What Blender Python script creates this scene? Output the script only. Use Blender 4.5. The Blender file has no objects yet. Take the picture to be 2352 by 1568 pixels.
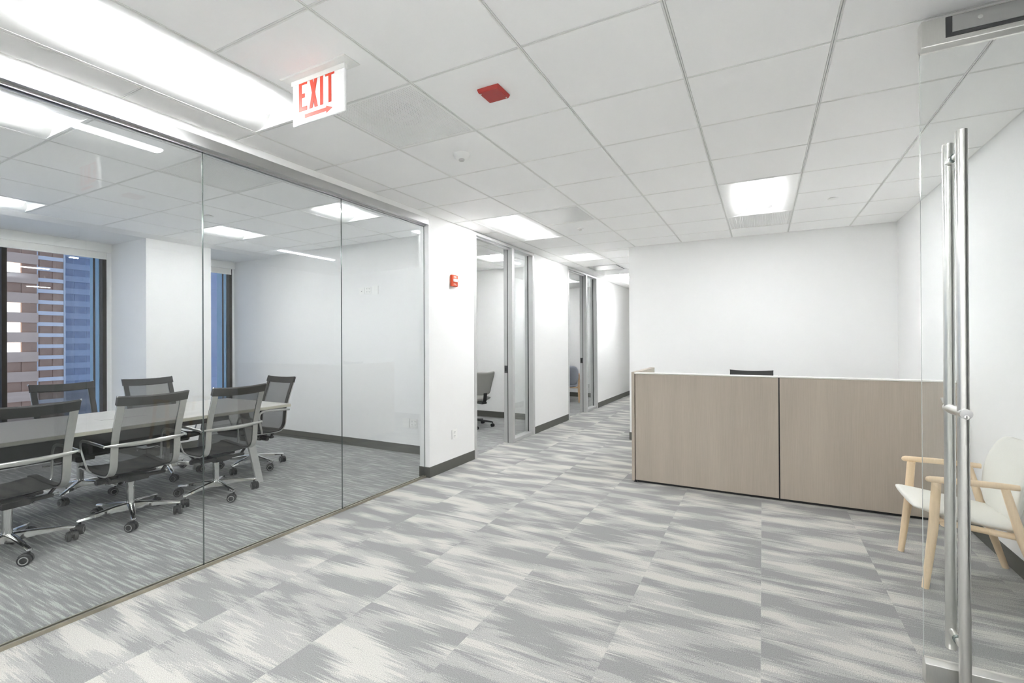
import bpy, bmesh, math, random
from mathutils import Vector, Matrix
random.seed(7)
PI = math.pi
S = bpy.context.scene
COL = S.collection

# ------------------------------------------------------------------ camera
H = 2.674                                     # ceiling height
YAW, PITCH, ROLL = -0.485, 0.0026, -0.005
fw = Vector((math.sin(YAW)*math.cos(PITCH), math.cos(YAW)*math.cos(PITCH), math.sin(PITCH)))
r0 = Vector((math.cos(YAW), -math.sin(YAW), 0)); u0 = r0.cross(fw)
rr = math.cos(ROLL)*r0 + math.sin(ROLL)*u0; uu = -math.sin(ROLL)*r0 + math.cos(ROLL)*u0
cam_d = bpy.data.cameras.new('camera'); cam = bpy.data.objects.new('camera', cam_d); COL.objects.link(cam)
cam_d.sensor_fit = 'HORIZONTAL'; cam_d.sensor_width = 36.0
cam_d.lens = 1091.016/2352*36.0; cam_d.shift_y = -4.75/2352
cam_d.clip_start = 0.02; cam_d.clip_end = 1000
M = Matrix((( rr.x, uu.x, -fw.x, 2.7672), (rr.y, uu.y, -fw.y, -1.8663), (rr.z, uu.z, -fw.z, H-1.2898), (0, 0, 0, 1)))
cam.matrix_world = M
S.camera = cam

# ------------------------------------------------------------------ world, exposure
W = bpy.data.worlds.new('world'); S.world = W; W.use_nodes = True
bg = W.node_tree.nodes['Background']
bg.inputs[0].default_value = (0.56, 0.67, 0.86, 1); bg.inputs[1].default_value = 0.50     # dusk sky
S.view_settings.view_transform = 'Standard'; S.view_settings.look = 'None'
S.view_settings.gamma = 1.0; S.view_settings.use_curve_mapping = False
S.view_settings.exposure = 0.98
LENS_POWER = 80.0
S.cycles.max_bounces = 24; S.cycles.diffuse_bounces = 20; S.cycles.glossy_bounces = 5
S.cycles.transmission_bounces = 2; S.cycles.transparent_max_bounces = 16
S.cycles.use_light_tree = False; S.cycles.adaptive_threshold = 0.03
S.cycles.sample_clamp_indirect = 60.0; S.cycles.blur_glossy = 0.5
S.cycles.caustics_reflective = False; S.cycles.caustics_refractive = False

# ------------------------------------------------------------------ materials
def lin(c):
    f = lambda v: v/12.92 if v <= 0.04045 else ((v+0.055)/1.055)**2.4
    return (f(c[0]/255), f(c[1]/255), f(c[2]/255), 1)
MATS = {}
def mat(name):
    m = bpy.data.materials.new(name); m.use_nodes = True; MATS[name] = m
    nt = m.node_tree
    return m, nt, nt.nodes['Principled BSDF'], nt.nodes['Material Output']
def node(nt, typ, **kw):
    n = nt.nodes.new(typ)
    for k, v in kw.items():
        if k.startswith('i_'):
            n.inputs[k[2:].replace('_', ' ')].default_value = v
        else: setattr(n, k, v)
    return n
def simple(name, rgb, rough=0.5, metal=0.0, noise=0.0, nscale=40.0, bump=0.0, spec=0.5, stretch=(1,1,1), emit=0.0):
    """procedural paint/plastic/metal with a little noise in colour and relief"""
    m, nt, p, out = mat(name); L = nt.links
    c = lin(rgb)
    p.inputs['Base Color'].default_value = c; p.inputs['Roughness'].default_value = rough
    p.inputs['Metallic'].default_value = metal; p.inputs['Specular IOR Level'].default_value = spec
    if emit:
        p.inputs['Emission Color'].default_value = c; p.inputs['Emission Strength'].default_value = emit
    if noise or bump:
        tc = node(nt, 'ShaderNodeTexCoord'); mp = node(nt, 'ShaderNodeMapping'); mp.inputs['Scale'].default_value = stretch
        nz = node(nt, 'ShaderNodeTexNoise', i_Scale=nscale, i_Detail=4.0)
        L.new(tc.outputs['Object'], mp.inputs[0]); L.new(mp.outputs[0], nz.inputs['Vector'])
        if noise:
            rp = node(nt, 'ShaderNodeMapRange'); rp.inputs['From Min'].default_value = 0.25; rp.inputs['From Max'].default_value = 0.75
            rp.inputs['To Min'].default_value = 1-noise; rp.inputs['To Max'].default_value = 1+noise
            mx = node(nt, 'ShaderNodeVectorMath', operation='SCALE'); mx.inputs[0].default_value = c[:3]
            L.new(nz.outputs['Fac'], rp.inputs['Value']); L.new(rp.outputs[0], mx.inputs['Scale']); L.new(mx.outputs[0], p.inputs['Base Color'])
        if bump:
            b = node(nt, 'ShaderNodeBump'); b.inputs['Strength'].default_value = bump; b.inputs['Distance'].default_value = 0.002
            L.new(nz.outputs['Fac'], b.inputs['Height']); L.new(b.outputs[0], p.inputs['Normal'])
    return m
simple('paint', (237, 237, 236), 0.55, noise=0.006, nscale=180, bump=0.03, spec=0.3)
simple('tile', (253, 253, 252), 0.9, noise=0.02, nscale=700, bump=0.12, spec=0.1)
simple('grid', (236, 236, 233), 0.45, spec=0.3)
simple('groove', (196, 196, 194), 0.6)
simple('base_rubber', (92, 92, 86), 0.6, noise=0.04, nscale=30)
simple('aluminium', (196, 196, 195), 0.32, 1.0, noise=0.03, nscale=60, stretch=(30, 30, 1))
simple('frame_alu', (205, 205, 204), 0.38, 0.55, noise=0.02, nscale=60, stretch=(20, 20, 1))
simple('steel', (226, 225, 221), 0.28, 1.0, noise=0.05, nscale=30, stretch=(60, 60, 1))
simple('chrome', (225, 225, 223), 0.08, 1.0)
simple('rail_alu', (212, 212, 208), 0.28, 1.0, noise=0.03, nscale=50)
simple('black_plastic', (38, 38, 38), 0.45, noise=0.1, nscale=60)
simple('band_fabric', (48, 48, 47), 0.85, noise=0.1, nscale=300, bump=0.2)
simple('rubber', (34, 34, 35), 0.55)
simple('white_plastic', (240, 240, 237), 0.35, noise=0.008, nscale=90)
simple('slot_dark', (70, 70, 70), 0.6)
simple('sensor_grey', (196, 196, 194), 0.5)
simple('red_plastic', (176, 52, 46), 0.4, noise=0.03, nscale=50)
simple('alarm_red', (214, 84, 48), 0.4, noise=0.03, nscale=50)
simple('exit_red', (222, 66, 34), 0.5, emit=0.02)
simple('exit_panel', (238, 239, 239), 0.25, emit=0.03)
simple('fixture_white', (246, 246, 244), 0.5, noise=0.005, nscale=100)
simple('desk_cap', (232, 231, 226), 0.4, noise=0.01, nscale=60)
simple('desk_inside', (186, 178, 165), 0.5, noise=0.04, nscale=12, stretch=(14, 14, 1))
simple('shade_cloth', (233, 232, 228), 0.85, noise=0.01, nscale=400, bump=0.05)
simple('window_black', (30, 24, 19), 0.5, 0.0, noise=0.08, nscale=40, spec=0.2)
simple('window_blue', (120, 165, 190), 0.3, 0.5, noise=0.05, nscale=20)
simple('wood_ash', (226, 202, 168), 0.5, noise=0.05, nscale=18, stretch=(8, 8, 1))
simple('wood_oak', (206, 172, 134), 0.5, noise=0.06, nscale=18, stretch=(8, 8, 1))
simple('fabric_white', (222, 221, 214), 0.95, noise=0.06, nscale=420, bump=0.4, spec=0.1)
simple('fabric_grey', (168, 172, 182), 0.95, noise=0.07, nscale=420, bump=0.4, spec=0.1)
simple('fabric_taupe', (148, 147, 143), 0.95, noise=0.08, nscale=420, bump=0.4, spec=0.1)
simple('leg_grey', (168, 168, 165), 0.45, noise=0.02, nscale=40)
simple('table_edge', (184, 181, 165), 0.45, noise=0.03, nscale=30)
simple('glass_edge', (128, 138, 134), 0.18, 0.6, noise=0.1, nscale=6)
simple('glass_edge_light', (214, 222, 218), 0.12, 0.35)
simple('sill_bronze', (176, 170, 154), 0.35, 0.8, noise=0.05, nscale=30)
simple('concrete_tan', (222, 196, 178), 0.9, noise=0.08, nscale=0.6)
simple('band_pale', (240, 240, 246), 0.7, noise=0.04, nscale=0.5)
simple('band_blue', (170, 190, 216), 0.5, noise=0.06, nscale=0.4)
simple('pane_brown', (188, 152, 130), 0.5, noise=0.25, nscale=0.25)
simple('pane_blue', (138, 160, 192), 0.3, noise=0.25, nscale=0.25)
simple('pane_slate', (150, 168, 200), 0.4, noise=0.12, nscale=0.2)
simple('pane_lit', (250, 250, 245), 0.4, emit=1.0)
simple('fin_white', (214, 220, 230), 0.4)
simple('roof_dark', (60, 66, 80), 0.8, noise=0.2, nscale=0.3)

def wood_grain(name, rgb, axis, amt=0.10, rough=0.5):
    m, nt, p, out = mat(name); L = nt.links
    tc = node(nt, 'ShaderNodeTexCoord'); mp = node(nt, 'ShaderNodeMapping')
    sc = [46, 46, 46]; sc[axis] = 1.1; mp.inputs['Scale'].default_value = sc
    nz = node(nt, 'ShaderNodeTexNoise', i_Scale=3.2, i_Detail=6.0, i_Roughness=0.65)
    sc2 = [5, 5, 5]; sc2[axis] = 0.3; mp2 = node(nt, 'ShaderNodeMapping'); mp2.inputs['Scale'].default_value = sc2
    nz2 = node(nt, 'ShaderNodeTexNoise', i_Scale=1.0, i_Detail=3.0)
    ad = node(nt, 'ShaderNodeMath', operation='ADD')
    rp = node(nt, 'ShaderNodeMapRange'); rp.inputs['From Min'].default_value = 0.6; rp.inputs['From Max'].default_value = 1.4
    rp.inputs['To Min'].default_value = 1-amt; rp.inputs['To Max'].default_value = 1+amt
    sc_ = node(nt, 'ShaderNodeVectorMath', operation='SCALE'); sc_.inputs[0].default_value = lin(rgb)[:3]
    L.new(tc.outputs['Object'], mp.inputs[0]); L.new(tc.outputs['Object'], mp2.inputs[0])
    L.new(mp.outputs[0], nz.inputs['Vector']); L.new(mp2.outputs[0], nz2.inputs['Vector'])
    L.new(nz.outputs['Fac'], ad.inputs[0]); L.new(nz2.outputs['Fac'], ad.inputs[1])
    L.new(ad.outputs[0], rp.inputs['Value']); L.new(rp.outputs[0], sc_.inputs['Scale']); L.new(sc_.outputs[0], p.inputs['Base Color'])
    p.inputs['Roughness'].default_value = rough
wood_grain('desk_laminate', (180, 169, 155), 2, 0.13)
wood_grain('table_laminate', (184, 182, 177), 1, 0.10, 0.35)

def glass(name, tint, ior=1.45):
    """flat architectural glass: clear transmission plus Fresnel mirror"""
    m = bpy.data.materials.new(name); m.use_nodes = True; MATS[name] = m
    nt = m.node_tree; nt.nodes.clear(); L = nt.links
    out = node(nt, 'ShaderNodeOutputMaterial'); t = node(nt, 'ShaderNodeBsdfTransparent'); g = node(nt, 'ShaderNodeBsdfGlossy')
    g.inputs['Roughness'].default_value = 0.0; g.inputs['Color'].default_value = (0.97, 0.98, 0.98, 1)
    t.inputs['Color'].default_value = tint
    f = node(nt, 'ShaderNodeFresnel'); gm = node(nt, 'ShaderNodeNewGeometry')
    iv = node(nt, 'ShaderNodeMapRange'); iv.inputs['To Min'].default_value = ior; iv.inputs['To Max'].default_value = 1/ior   # same mirror on both faces
    L.new(gm.outputs['Backfacing'], iv.inputs['Value']); L.new(iv.outputs[0], f.inputs['IOR'])
    mx = node(nt, 'ShaderNodeMixShader')
    L.new(f.outputs[0], mx.inputs[0]); L.new(t.outputs[0], mx.inputs[1]); L.new(g.outputs[0], mx.inputs[2]); L.new(mx.outputs[0], out.inputs[0])
glass('glass_clear', (0.962, 0.969, 0.966, 1))
glass('glass_office', (0.965, 0.975, 0.972, 1))
glass('glass_window', (0.92, 0.94, 0.97, 1))

def mesh_fabric(name, rgb, cover):
    """open weave: dark threads with see-through holes, averaged"""
    m = bpy.data.materials.new(name); m.use_nodes = True; MATS[name] = m
    nt = m.node_tree; L = nt.links; p = nt.nodes['Principled BSDF']; out = nt.nodes['Material Output']
    p.inputs['Base Color'].default_value = lin(rgb); p.inputs['Roughness'].default_value = 0.8
    t = node(nt, 'ShaderNodeBsdfTransparent'); mx = node(nt, 'ShaderNodeMixShader')
    tc = node(nt, 'ShaderNodeTexCoord'); nz = node(nt, 'ShaderNodeTexNoise', i_Scale=300.0)
    rp = node(nt, 'ShaderNodeMapRange'); rp.inputs['To Min'].default_value = cover-0.06; rp.inputs['To Max'].default_value = cover+0.06
    L.new(tc.outputs['Object'], nz.inputs['Vector']); L.new(nz.outputs['Fac'], rp.inputs['Value'])
    L.new(rp.outputs[0], mx.inputs[0]); L.new(t.outputs[0], mx.inputs[1]); L.new(p.outputs[0], mx.inputs[2]); L.new(mx.outputs[0], out.inputs[0])
mesh_fabric('back_mesh', (58, 58, 57), 0.64)
mesh_fabric('seat_mesh', (42, 42, 42), 0.92)

def emitter(name, strength, rgb=(250, 252, 255)):
    m = bpy.data.materials.new(name); m.use_nodes = True; MATS[name] = m
    nt = m.node_tree; nt.nodes.clear()
    out = node(nt, 'ShaderNodeOutputMaterial'); e = node(nt, 'ShaderNodeEmission')
    e.inputs[0].default_value = lin(rgb); L = nt.links
    # frosted lens: its underside shines, its flanks are shielded
    gm = node(nt, 'ShaderNodeNewGeometry'); sp = node(nt, 'ShaderNodeSeparateXYZ'); L.new(gm.outputs['Normal'], sp.inputs[0])
    ab = node(nt, 'ShaderNodeMath', operation='ABSOLUTE'); L.new(sp.outputs['Z'], ab.inputs[0])
    mr = node(nt, 'ShaderNodeMapRange', interpolation_type='SMOOTHSTEP'); mr.inputs['From Min'].default_value = 0.78; mr.inputs['From Max'].default_value = 0.98
    mr.inputs['To Min'].default_value = 1.05; mr.inputs['To Max'].default_value = strength
    L.new(ab.outputs[0], mr.inputs['Value']); L.new(mr.outputs[0], e.inputs[1])
    nt.links.new(e.outputs[0], out.inputs[0])
emitter('lens_glow', LENS_POWER)
emitter('lens_glow_room', LENS_POWER*1.2)
emitter('lens_glow_office', LENS_POWER*1.9)

def carpet(name, light, mid, dark, per_tile=True, streaky=False):
    m, nt, p, out = mat(name); L = nt.links
    tc = node(nt, 'ShaderNodeTexCoord'); oi = node(nt, 'ShaderNodeObjectInfo')
    sep = node(nt, 'ShaderNodeSeparateXYZ'); L.new(tc.outputs['Object'], sep.inputs[0])
    rnd = node(nt, 'ShaderNodeMath', operation='MULTIPLY'); rnd.inputs[1].default_value = 57.0 if per_tile else 0.0
    L.new(oi.outputs['Random'], rnd.inputs[0])
    # each tuft row (along x) is shifted by its own amount -> ragged patch ends
    row = node(nt, 'ShaderNodeMath', operation='MULTIPLY_ADD'); row.inputs[1].default_value = 52.0; L.new(sep.outputs['Y'], row.inputs[0]); L.new(rnd.outputs[0], row.inputs[2])
    wn = node(nt, 'ShaderNodeTexNoise', noise_dimensions='1D', i_Scale=1.0, i_Detail=4.0, i_Roughness=0.8); L.new(row.outputs[0], wn.inputs['W'])
    jit = node(nt, 'ShaderNodeMath', operation='MULTIPLY'); jit.inputs[1].default_value = 0.55; L.new(wn.outputs['Fac'], jit.inputs[0])
    xx = node(nt, 'ShaderNodeMath', operation='ADD'); L.new(sep.outputs['X'], xx.inputs[0]); L.new(jit.outputs[0], xx.inputs[1])
    xs = node(nt, 'ShaderNodeMath', operation='MULTIPLY'); xs.inputs[1].default_value = 2.5; L.new(xx.outputs[0], xs.inputs[0])
    ys = node(nt, 'ShaderNodeMath', operation='MULTIPLY'); ys.inputs[1].default_value = 7.0; L.new(sep.outputs['Y'], ys.inputs[0])
    cmb = node(nt, 'ShaderNodeCombineXYZ'); L.new(xs.outputs[0], cmb.inputs[0]); L.new(ys.outputs[0], cmb.inputs[1]); L.new(rnd.outputs[0], cmb.inputs[2])
    n1 = node(nt, 'ShaderNodeTexNoise', i_Scale=1.0, i_Detail=2.0, i_Roughness=0.5); L.new(cmb.outputs[0], n1.inputs['Vector'])
    # fine striations along x
    st = node(nt, 'ShaderNodeMapping'); st.inputs['Scale'].default_value = (5, 190, 1)
    n2 = node(nt, 'ShaderNodeTexNoise', i_Scale=1.0, i_Detail=2.0); L.new(tc.outputs['Object'], st.inputs[0]); L.new(st.outputs[0], n2.inputs['Vector'])
    n3 = node(nt, 'ShaderNodeTexNoise', i_Scale=240.0, i_Detail=2.0); L.new(tc.outputs['Object'], n3.inputs['Vector'])
    a = node(nt, 'ShaderNodeMath', operation='MULTIPLY_ADD'); a.inputs[1].default_value = 0.12; L.new(n2.outputs['Fac'], a.inputs[0]); L.new(n1.outputs['Fac'], a.inputs[2])
    b = node(nt, 'ShaderNodeMath', operation='MULTIPLY_ADD'); b.inputs[1].default_value = 0.15; L.new(n3.outputs['Fac'], b.inputs[0]); L.new(a.outputs[0], b.inputs[2])
    rp = node(nt, 'ShaderNodeValToRGB'); cr = rp.color_ramp
    e = cr.elements; e[0].position = 0.0; e[0].color = lin(dark)
    e[1].position = 0.603; e[1].color = lin(dark)
    for pos, c in ((0.615, mid), (0.705, mid), (0.718, light), (1.0, light)):
        k = e.new(pos); k.color = lin(c)
    L.new(b.outputs[0], rp.inputs[0])
    # tuft speckle
    sp = node(nt, 'ShaderNodeMapRange'); sp.inputs['From Min'].default_value = 0.3; sp.inputs['From Max'].default_value = 0.7
    sp.inputs['To Min'].default_value = 0.80; sp.inputs['To Max'].default_value = 1.20
    L.new(n3.outputs['Fac'], sp.inputs['Value'])
    ml = node(nt, 'ShaderNodeVectorMath', operation='SCALE'); L.new(rp.outputs[0], ml.inputs[0]); L.new(sp.outputs[0], ml.inputs['Scale'])
    L.new(ml.outputs[0], p.inputs['Base Color'])
    p.inputs['Roughness'].default_value = 1.0; p.inputs['Specular IOR Level'].default_value = 0.05
    bp = node(nt, 'ShaderNodeBump'); bp.inputs['Strength'].default_value = 0.5; bp.inputs['Distance'].default_value = 0.003
    L.new(n3.outputs['Fac'], bp.inputs['Height']); L.new(bp.outputs[0], p.inputs['Normal'])
    if streaky:                                  # long thin pale lines instead of patches
        xs.inputs[1].default_value = 3.4; ys.inputs[1].default_value = 58.0; jit.inputs[1].default_value = 0.10; a.inputs[1].default_value = 0.0; b.inputs[1].default_value = 0.27
        e = cr.elements
carpet('carpet_patch', (187, 185, 179), (166, 165, 162), (143, 143, 142))
carpet('carpet_streak', (174, 175, 172), (149, 149, 148), (139, 139, 139), False, True)

# ------------------------------------------------------------------ mesh builder
class MB:
    def __init__(s): s.v = []; s.f = []; s.mi = []; s.m = 0
    def add(s, vs, fs):
        o = len(s.v); s.v += [tuple(v) for v in vs]; s.f += [tuple(i+o for i in f) for f in fs]; s.mi += [s.m]*len(fs); return s
    def box(s, x0, x1, y0, y1, z0, z1):
        return s.add([(x0,y0,z0),(x1,y0,z0),(x1,y1,z0),(x0,y1,z0),(x0,y0,z1),(x1,y0,z1),(x1,y1,z1),(x0,y1,z1)],
              [(3,2,1,0),(4,5,6,7),(0,1,5,4),(1,2,6,5),(2,3,7,6),(3,0,4,7)])
    def chamfer(s, x0, x1, y0, y1, z0, z1, c):
        """slab whose under edge is chamfered by c"""
        return s.add([(x0+c,y0+c,z0),(x1-c,y0+c,z0),(x1-c,y1-c,z0),(x0+c,y1-c,z0),(x0,y0,z0+c),(x1,y0,z0+c),(x1,y1,z0+c),(x0,y1,z0+c),
                      (x0,y0,z1),(x1,y0,z1),(x1,y1,z1),(x0,y1,z1)],
              [(3,2,1,0),(0,1,5,4),(1,2,6,5),(2,3,7,6),(3,0,4,7),(4,5,9,8),(5,6,10,9),(6,7,11,10),(7,4,8,11),(8,9,10,11)])
    def loft(s, rings, closed=True, caps=True):
        n = len(rings[0]); vs = [p for r in rings for p in r]; fs = []
        for i in range(len(rings)-1):
            for j in range(n if closed else n-1):
                k = (j+1) % n
                fs.append((i*n+j, i*n+k, (i+1)*n+k, (i+1)*n+j))
        if caps and closed:
            fs.append(tuple(range(n-1, -1, -1))); fs.append(tuple((len(rings)-1)*n+j for j in range(n)))
        return s.add(vs, fs)
    def tube(s, pts, r, n=10, flat=1.0):
        pts = [Vector(p) for p in pts]
        rs = r if isinstance(r, (list, tuple)) else [r]*len(pts)
        rings = []; prev = None
        for i, p in enumerate(pts):
            t = (pts[min(i+1, len(pts)-1)] - pts[max(i-1, 0)]).normalized()
            if prev is None:
                a = Vector((0, 0, 1)) if abs(t.z) < 0.9 else Vector((1, 0, 0))
                nn = (a - t*a.dot(t)).normalized()
            else: nn = (prev - t*prev.dot(t)).normalized()
            prev = nn; b = t.cross(nn)
            rings.append([p + nn*math.cos(2*PI*k/n)*rs[i] + b*math.sin(2*PI*k/n)*rs[i]*flat for k in range(n)])
        return s.loft(rings)
    def cyl(s, a, b, r, n=16): return s.tube([a, b], r, n)
    def strip(s, pts, side, w, t):
        """flat bar: path pts, width w along `side`, thickness t along the path normal"""
        pts = [Vector(p) for p in pts]; side = Vector(side).normalized(); rings = []
        for i, p in enumerate(pts):
            d = (pts[min(i+1, len(pts)-1)] - pts[max(i-1, 0)]).normalized()
            nrm = side.cross(d).normalized()
            rings.append([p - side*w/2 - nrm*t/2, p + side*w/2 - nrm*t/2, p + side*w/2 + nrm*t/2, p - side*w/2 + nrm*t/2])
        return s.loft(rings)
    def lathe(s, prof, c=(0,0,0), n=24, axis='z'):
        rings = []
        for r, h in prof:
            ring = []
            for k in range(n):
                a = 2*PI*k/n; x, y = r*math.cos(a), r*math.sin(a)
                q = {'z': (x, y, h), 'x': (h, x, y), 'y': (y, h, x)}[axis]
                ring.append((c[0]+q[0], c[1]+q[1], c[2]+q[2]))
            rings.append(ring)
        return s.loft(rings)
    def prism(s, poly, y0, y1):
        """polygon in the x-z plane, extruded along y"""
        return s.loft([[(x, y0, z) for x, z in poly], [(x, y1, z) for x, z in poly]])
    def build(s, name, m, parent=None, smooth=False, bevel=0.0, sub=0, seg=2, loc=None):
        me = bpy.data.meshes.new(name); me.from_pydata(s.v, [], s.f)
        for x in ([m] if isinstance(m, str) else m): me.materials.append(MATS[x])
        for pl, k in zip(me.polygons, s.mi): pl.material_index = k
        bm = bmesh.new(); bm.from_mesh(me); bmesh.ops.recalc_face_normals(bm, faces=bm.faces)
        if bevel:
            bmesh.ops.bevel(bm, geom=[e for e in bm.edges if len(e.link_faces) == 2 and e.calc_face_angle(0) > 0.6], offset=bevel, segments=seg, affect='EDGES', clamp_overlap=True)
        bm.to_mesh(me); bm.free()
        if smooth:
            for pl in me.polygons: pl.use_smooth = True
            if smooth != 'all': me.set_sharp_from_angle(angle=0.7)
        me.update()
        return link(name, me, parent, sub, loc)
def link(name, me, parent=None, sub=0, loc=None):
    o = bpy.data.objects.new(name, me); COL.objects.link(o)
    if parent: o.parent = parent
    if loc: o.location = loc
    if sub:
        md = o.modifiers.new('smooth', 'SUBSURF'); md.levels = sub; md.render_levels = sub
    return o
def tag(o, label, cat, group=None, kind=None):
    o['label'] = label
    if cat: o['category'] = cat
    if group: o['group'] = group
    if kind: o['kind'] = kind
    return o
def thing(name, label, cat, loc=(0,0,0), rz=0.0, group=None, kind=None):
    o = bpy.data.objects.new(name, None); COL.objects.link(o); o.empty_display_size = 0.1
    o.location = loc; o.rotation_euler = (0, 0, rz)
    return tag(o, label, cat, group, kind)
def copy_tree(o, parent=None):
    c = o.copy(); COL.objects.link(c); c.parent = parent
    for ch in list(o.children): copy_tree(ch, c)
    return c
def spline(pts, n=6):
    """Catmull-Rom through tuples"""
    P = [Vector(p) for p in pts]; P = [2*P[0]-P[1]] + P + [2*P[-1]-P[-2]]; out = []
    for i in range(1, len(P)-2):
        for k in range(n):
            t = k/n; a, b, c, d = P[i-1], P[i], P[i+1], P[i+2]
            out.append(0.5*((2*b) + (c-a)*t + (2*a-5*b+4*c-d)*t*t + (3*b-a-3*c+d)*t**3))
    out.append(P[-2]); return out

# ------------------------------------------------------------------ the setting
XW, XR, YB, YC = -0.222, 4.09, 4.745, 2.74     # hall wall face, right wall, back wall, conference back wall
XI = -0.345                                    # inner face of hall wall
XWIN = -4.66                                   # window plane
XP = -3.785                                     # pillar front
XT = -3.68                                     # end of the conference tile field
YF = -4.2                                      # wall behind the camera
YCL = -2.6                                     # conference wall out of frame at the left
G = 0.6096
TOP = H+0.25
def struct(name, mb, m, label, cat, parent=None, **k):
    o = mb.build(name, m, parent, **k)
    if parent is None: tag(o, label, cat, kind='structure')
    return o
def wall(name, boxes, label):
    mb = MB()
    for b in boxes: mb.box(*b)
    return struct(name, mb, 'paint', label, 'wall')

# floor of lobby and hall: slab with carpet tiles
FX0, FY0 = 0.315, 0.02
fl = struct('floor', MB().box(XI, XR+1.6, YF, 12.0, -0.15, -0.008), 'groove', 'grey and cream patterned carpet tile floor of lobby and hallway', 'floor')
def tile_mesh(w, d):
    me = bpy.data.meshes.new('carpet_tile'); g = 0.00015
    b = MB().box(g-w/2, w/2-g, g-d/2, d/2-g, -0.008, 0.0)
    me.from_pydata(b.v, [], b.f); me.materials.append(MATS['carpet_patch']); me.update(); return me
tcache = {}
def carpet_tile(x0, x1, y0, y1):
    k = (round(x1-x0, 4), round(y1-y0, 4))
    if k not in tcache: tcache[k] = tile_mesh(*k)
    link('carpet_tile', tcache[k], fl, loc=((x0+x1)/2, (y0+y1)/2, 0))
def cuts(lo, hi, off, step=G):
    k = math.ceil((lo-off)/step + 1e-6); out = [lo]
    while off+k*step < hi-1e-6: out.append(off+k*step); k += 1
    return out+[hi]
ys = cuts(-1.81+0.02, YB, FY0); xs = cuts(XI, XR, FX0)
for i in range(len(xs)-1):
    for j in range(len(ys)-1): carpet_tile(xs[i], xs[i+1], ys[j], ys[j+1])
ys2 = cuts(YB, 12.0, FY0); xs2 = cuts(XI, 1.13, FX0)
for i in range(len(xs2)-1):
    for j in range(len(ys2)-1): carpet_tile(xs2[i], xs2[i+1], ys2[j], ys2[j+1])
o = MB().box(XI, XR+1.6, YF, ys[0], -0.008, 0).build('carpet_field', 'carpet_patch', fl); o['kind'] = 'stuff'
struct('floor.001', MB().box(XWIN-0.3, XI, YCL, YC, -0.15, 0.0), 'carpet_streak', 'dark grey streaked carpet floor of the conference room', 'floor')
struct('floor.002', MB().box(-3.6, XI, YC+0.12, 9.4, -0.15, 0.0), 'carpet_streak', 'grey streaked carpet floor of the two private offices', 'floor')

# walls
wall('wall_hall', [(XI, XW, 2.003, 2.85, 0, TOP), (XI, XW, 4.525, 5.90, 0, TOP), (XI, XW, 7.575, 12.0, 0, TOP), (XI, XW, YF, 2.003, 2.628, TOP)],
     'white hallway wall on the left with office door openings')
wall('wall_back', [(1.13, XR+0.12, YB, YB+0.12, 0, TOP), (1.13, 1.25, YB+0.12, 12.0, 0, TOP)], 'plain white wall behind the reception desk')
wall('wall_right', [(XR, XR+0.12, 0.66, YB, 0, TOP), (XR, XR+0.12, -0.30, 0.66, 2.66, TOP), (XR, XR+0.12, YF, -0.30, 0, TOP)],
     'white wall at the right edge behind the armchair')
wall('wall_front', [(XI, XR+1.6, YF-0.12, YF, 0, TOP), (XR+1.6, XR+1.72, YF, 2.2, 0, TOP), (XR+0.12, XR+1.6, 2.08, 2.2, 0, TOP)], 'white wall of the entrance side behind the viewer')
wall('wall_hall_end', [(XI, 1.25, 12.0, 12.12, 0, TOP)], 'white wall closing the far end of the hallway')
wall('wall_conference_back', [(XWIN-0.25, XI, YC, YC+0.12, 0, TOP)], 'white end wall of the conference room with outlet plates')
wall('wall_conference_side', [(XWIN-0.25, XI, YCL-0.12, YCL, 0, TOP), (XI, XW, YF, YCL, 0, 2.628)], 'white conference room wall outside the left of view')
wall('wall_pillar', [(XWIN-0.25, XP, 1.135, 1.895, 0, 2.65)], 'white boxed pillar between the two conference room windows')
wall('wall_window', [(XWIN-0.05, XWIN+0.12, YCL, 1.135, 0, 0.32), (XWIN-0.05, XWIN+0.12, 1.895, YC, 0, 0.32), (XWIN-0.25, XWIN-0.05, YCL, YC, 2.60, TOP), (XWIN-0.05, XWIN+0.025, 1.083, 1.135, 0.32, 2.64), (XWIN-0.05, XWIN+0.025, 2.705, YC, 0.32, 2.64)],
     'low white sill wall under the conference room windows')
wall('wall_office', [(-3.6, XI, 5.60, 5.72, 0, TOP), (-3.6, XI, 9.22, 9.34, 0, TOP), (-3.72, -3.6, YC+0.12, 9.34, 0, TOP)], 'white inner walls of the private offices')
# upper slab above the ceiling keeps the plenum dark
struct('ceiling.002', MB().box(XWIN-0.25, XR+1.72, YF-0.12, 12.12, TOP, TOP+0.1), 'paint', 'concealed slab above the suspended ceiling', 'ceiling')

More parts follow.
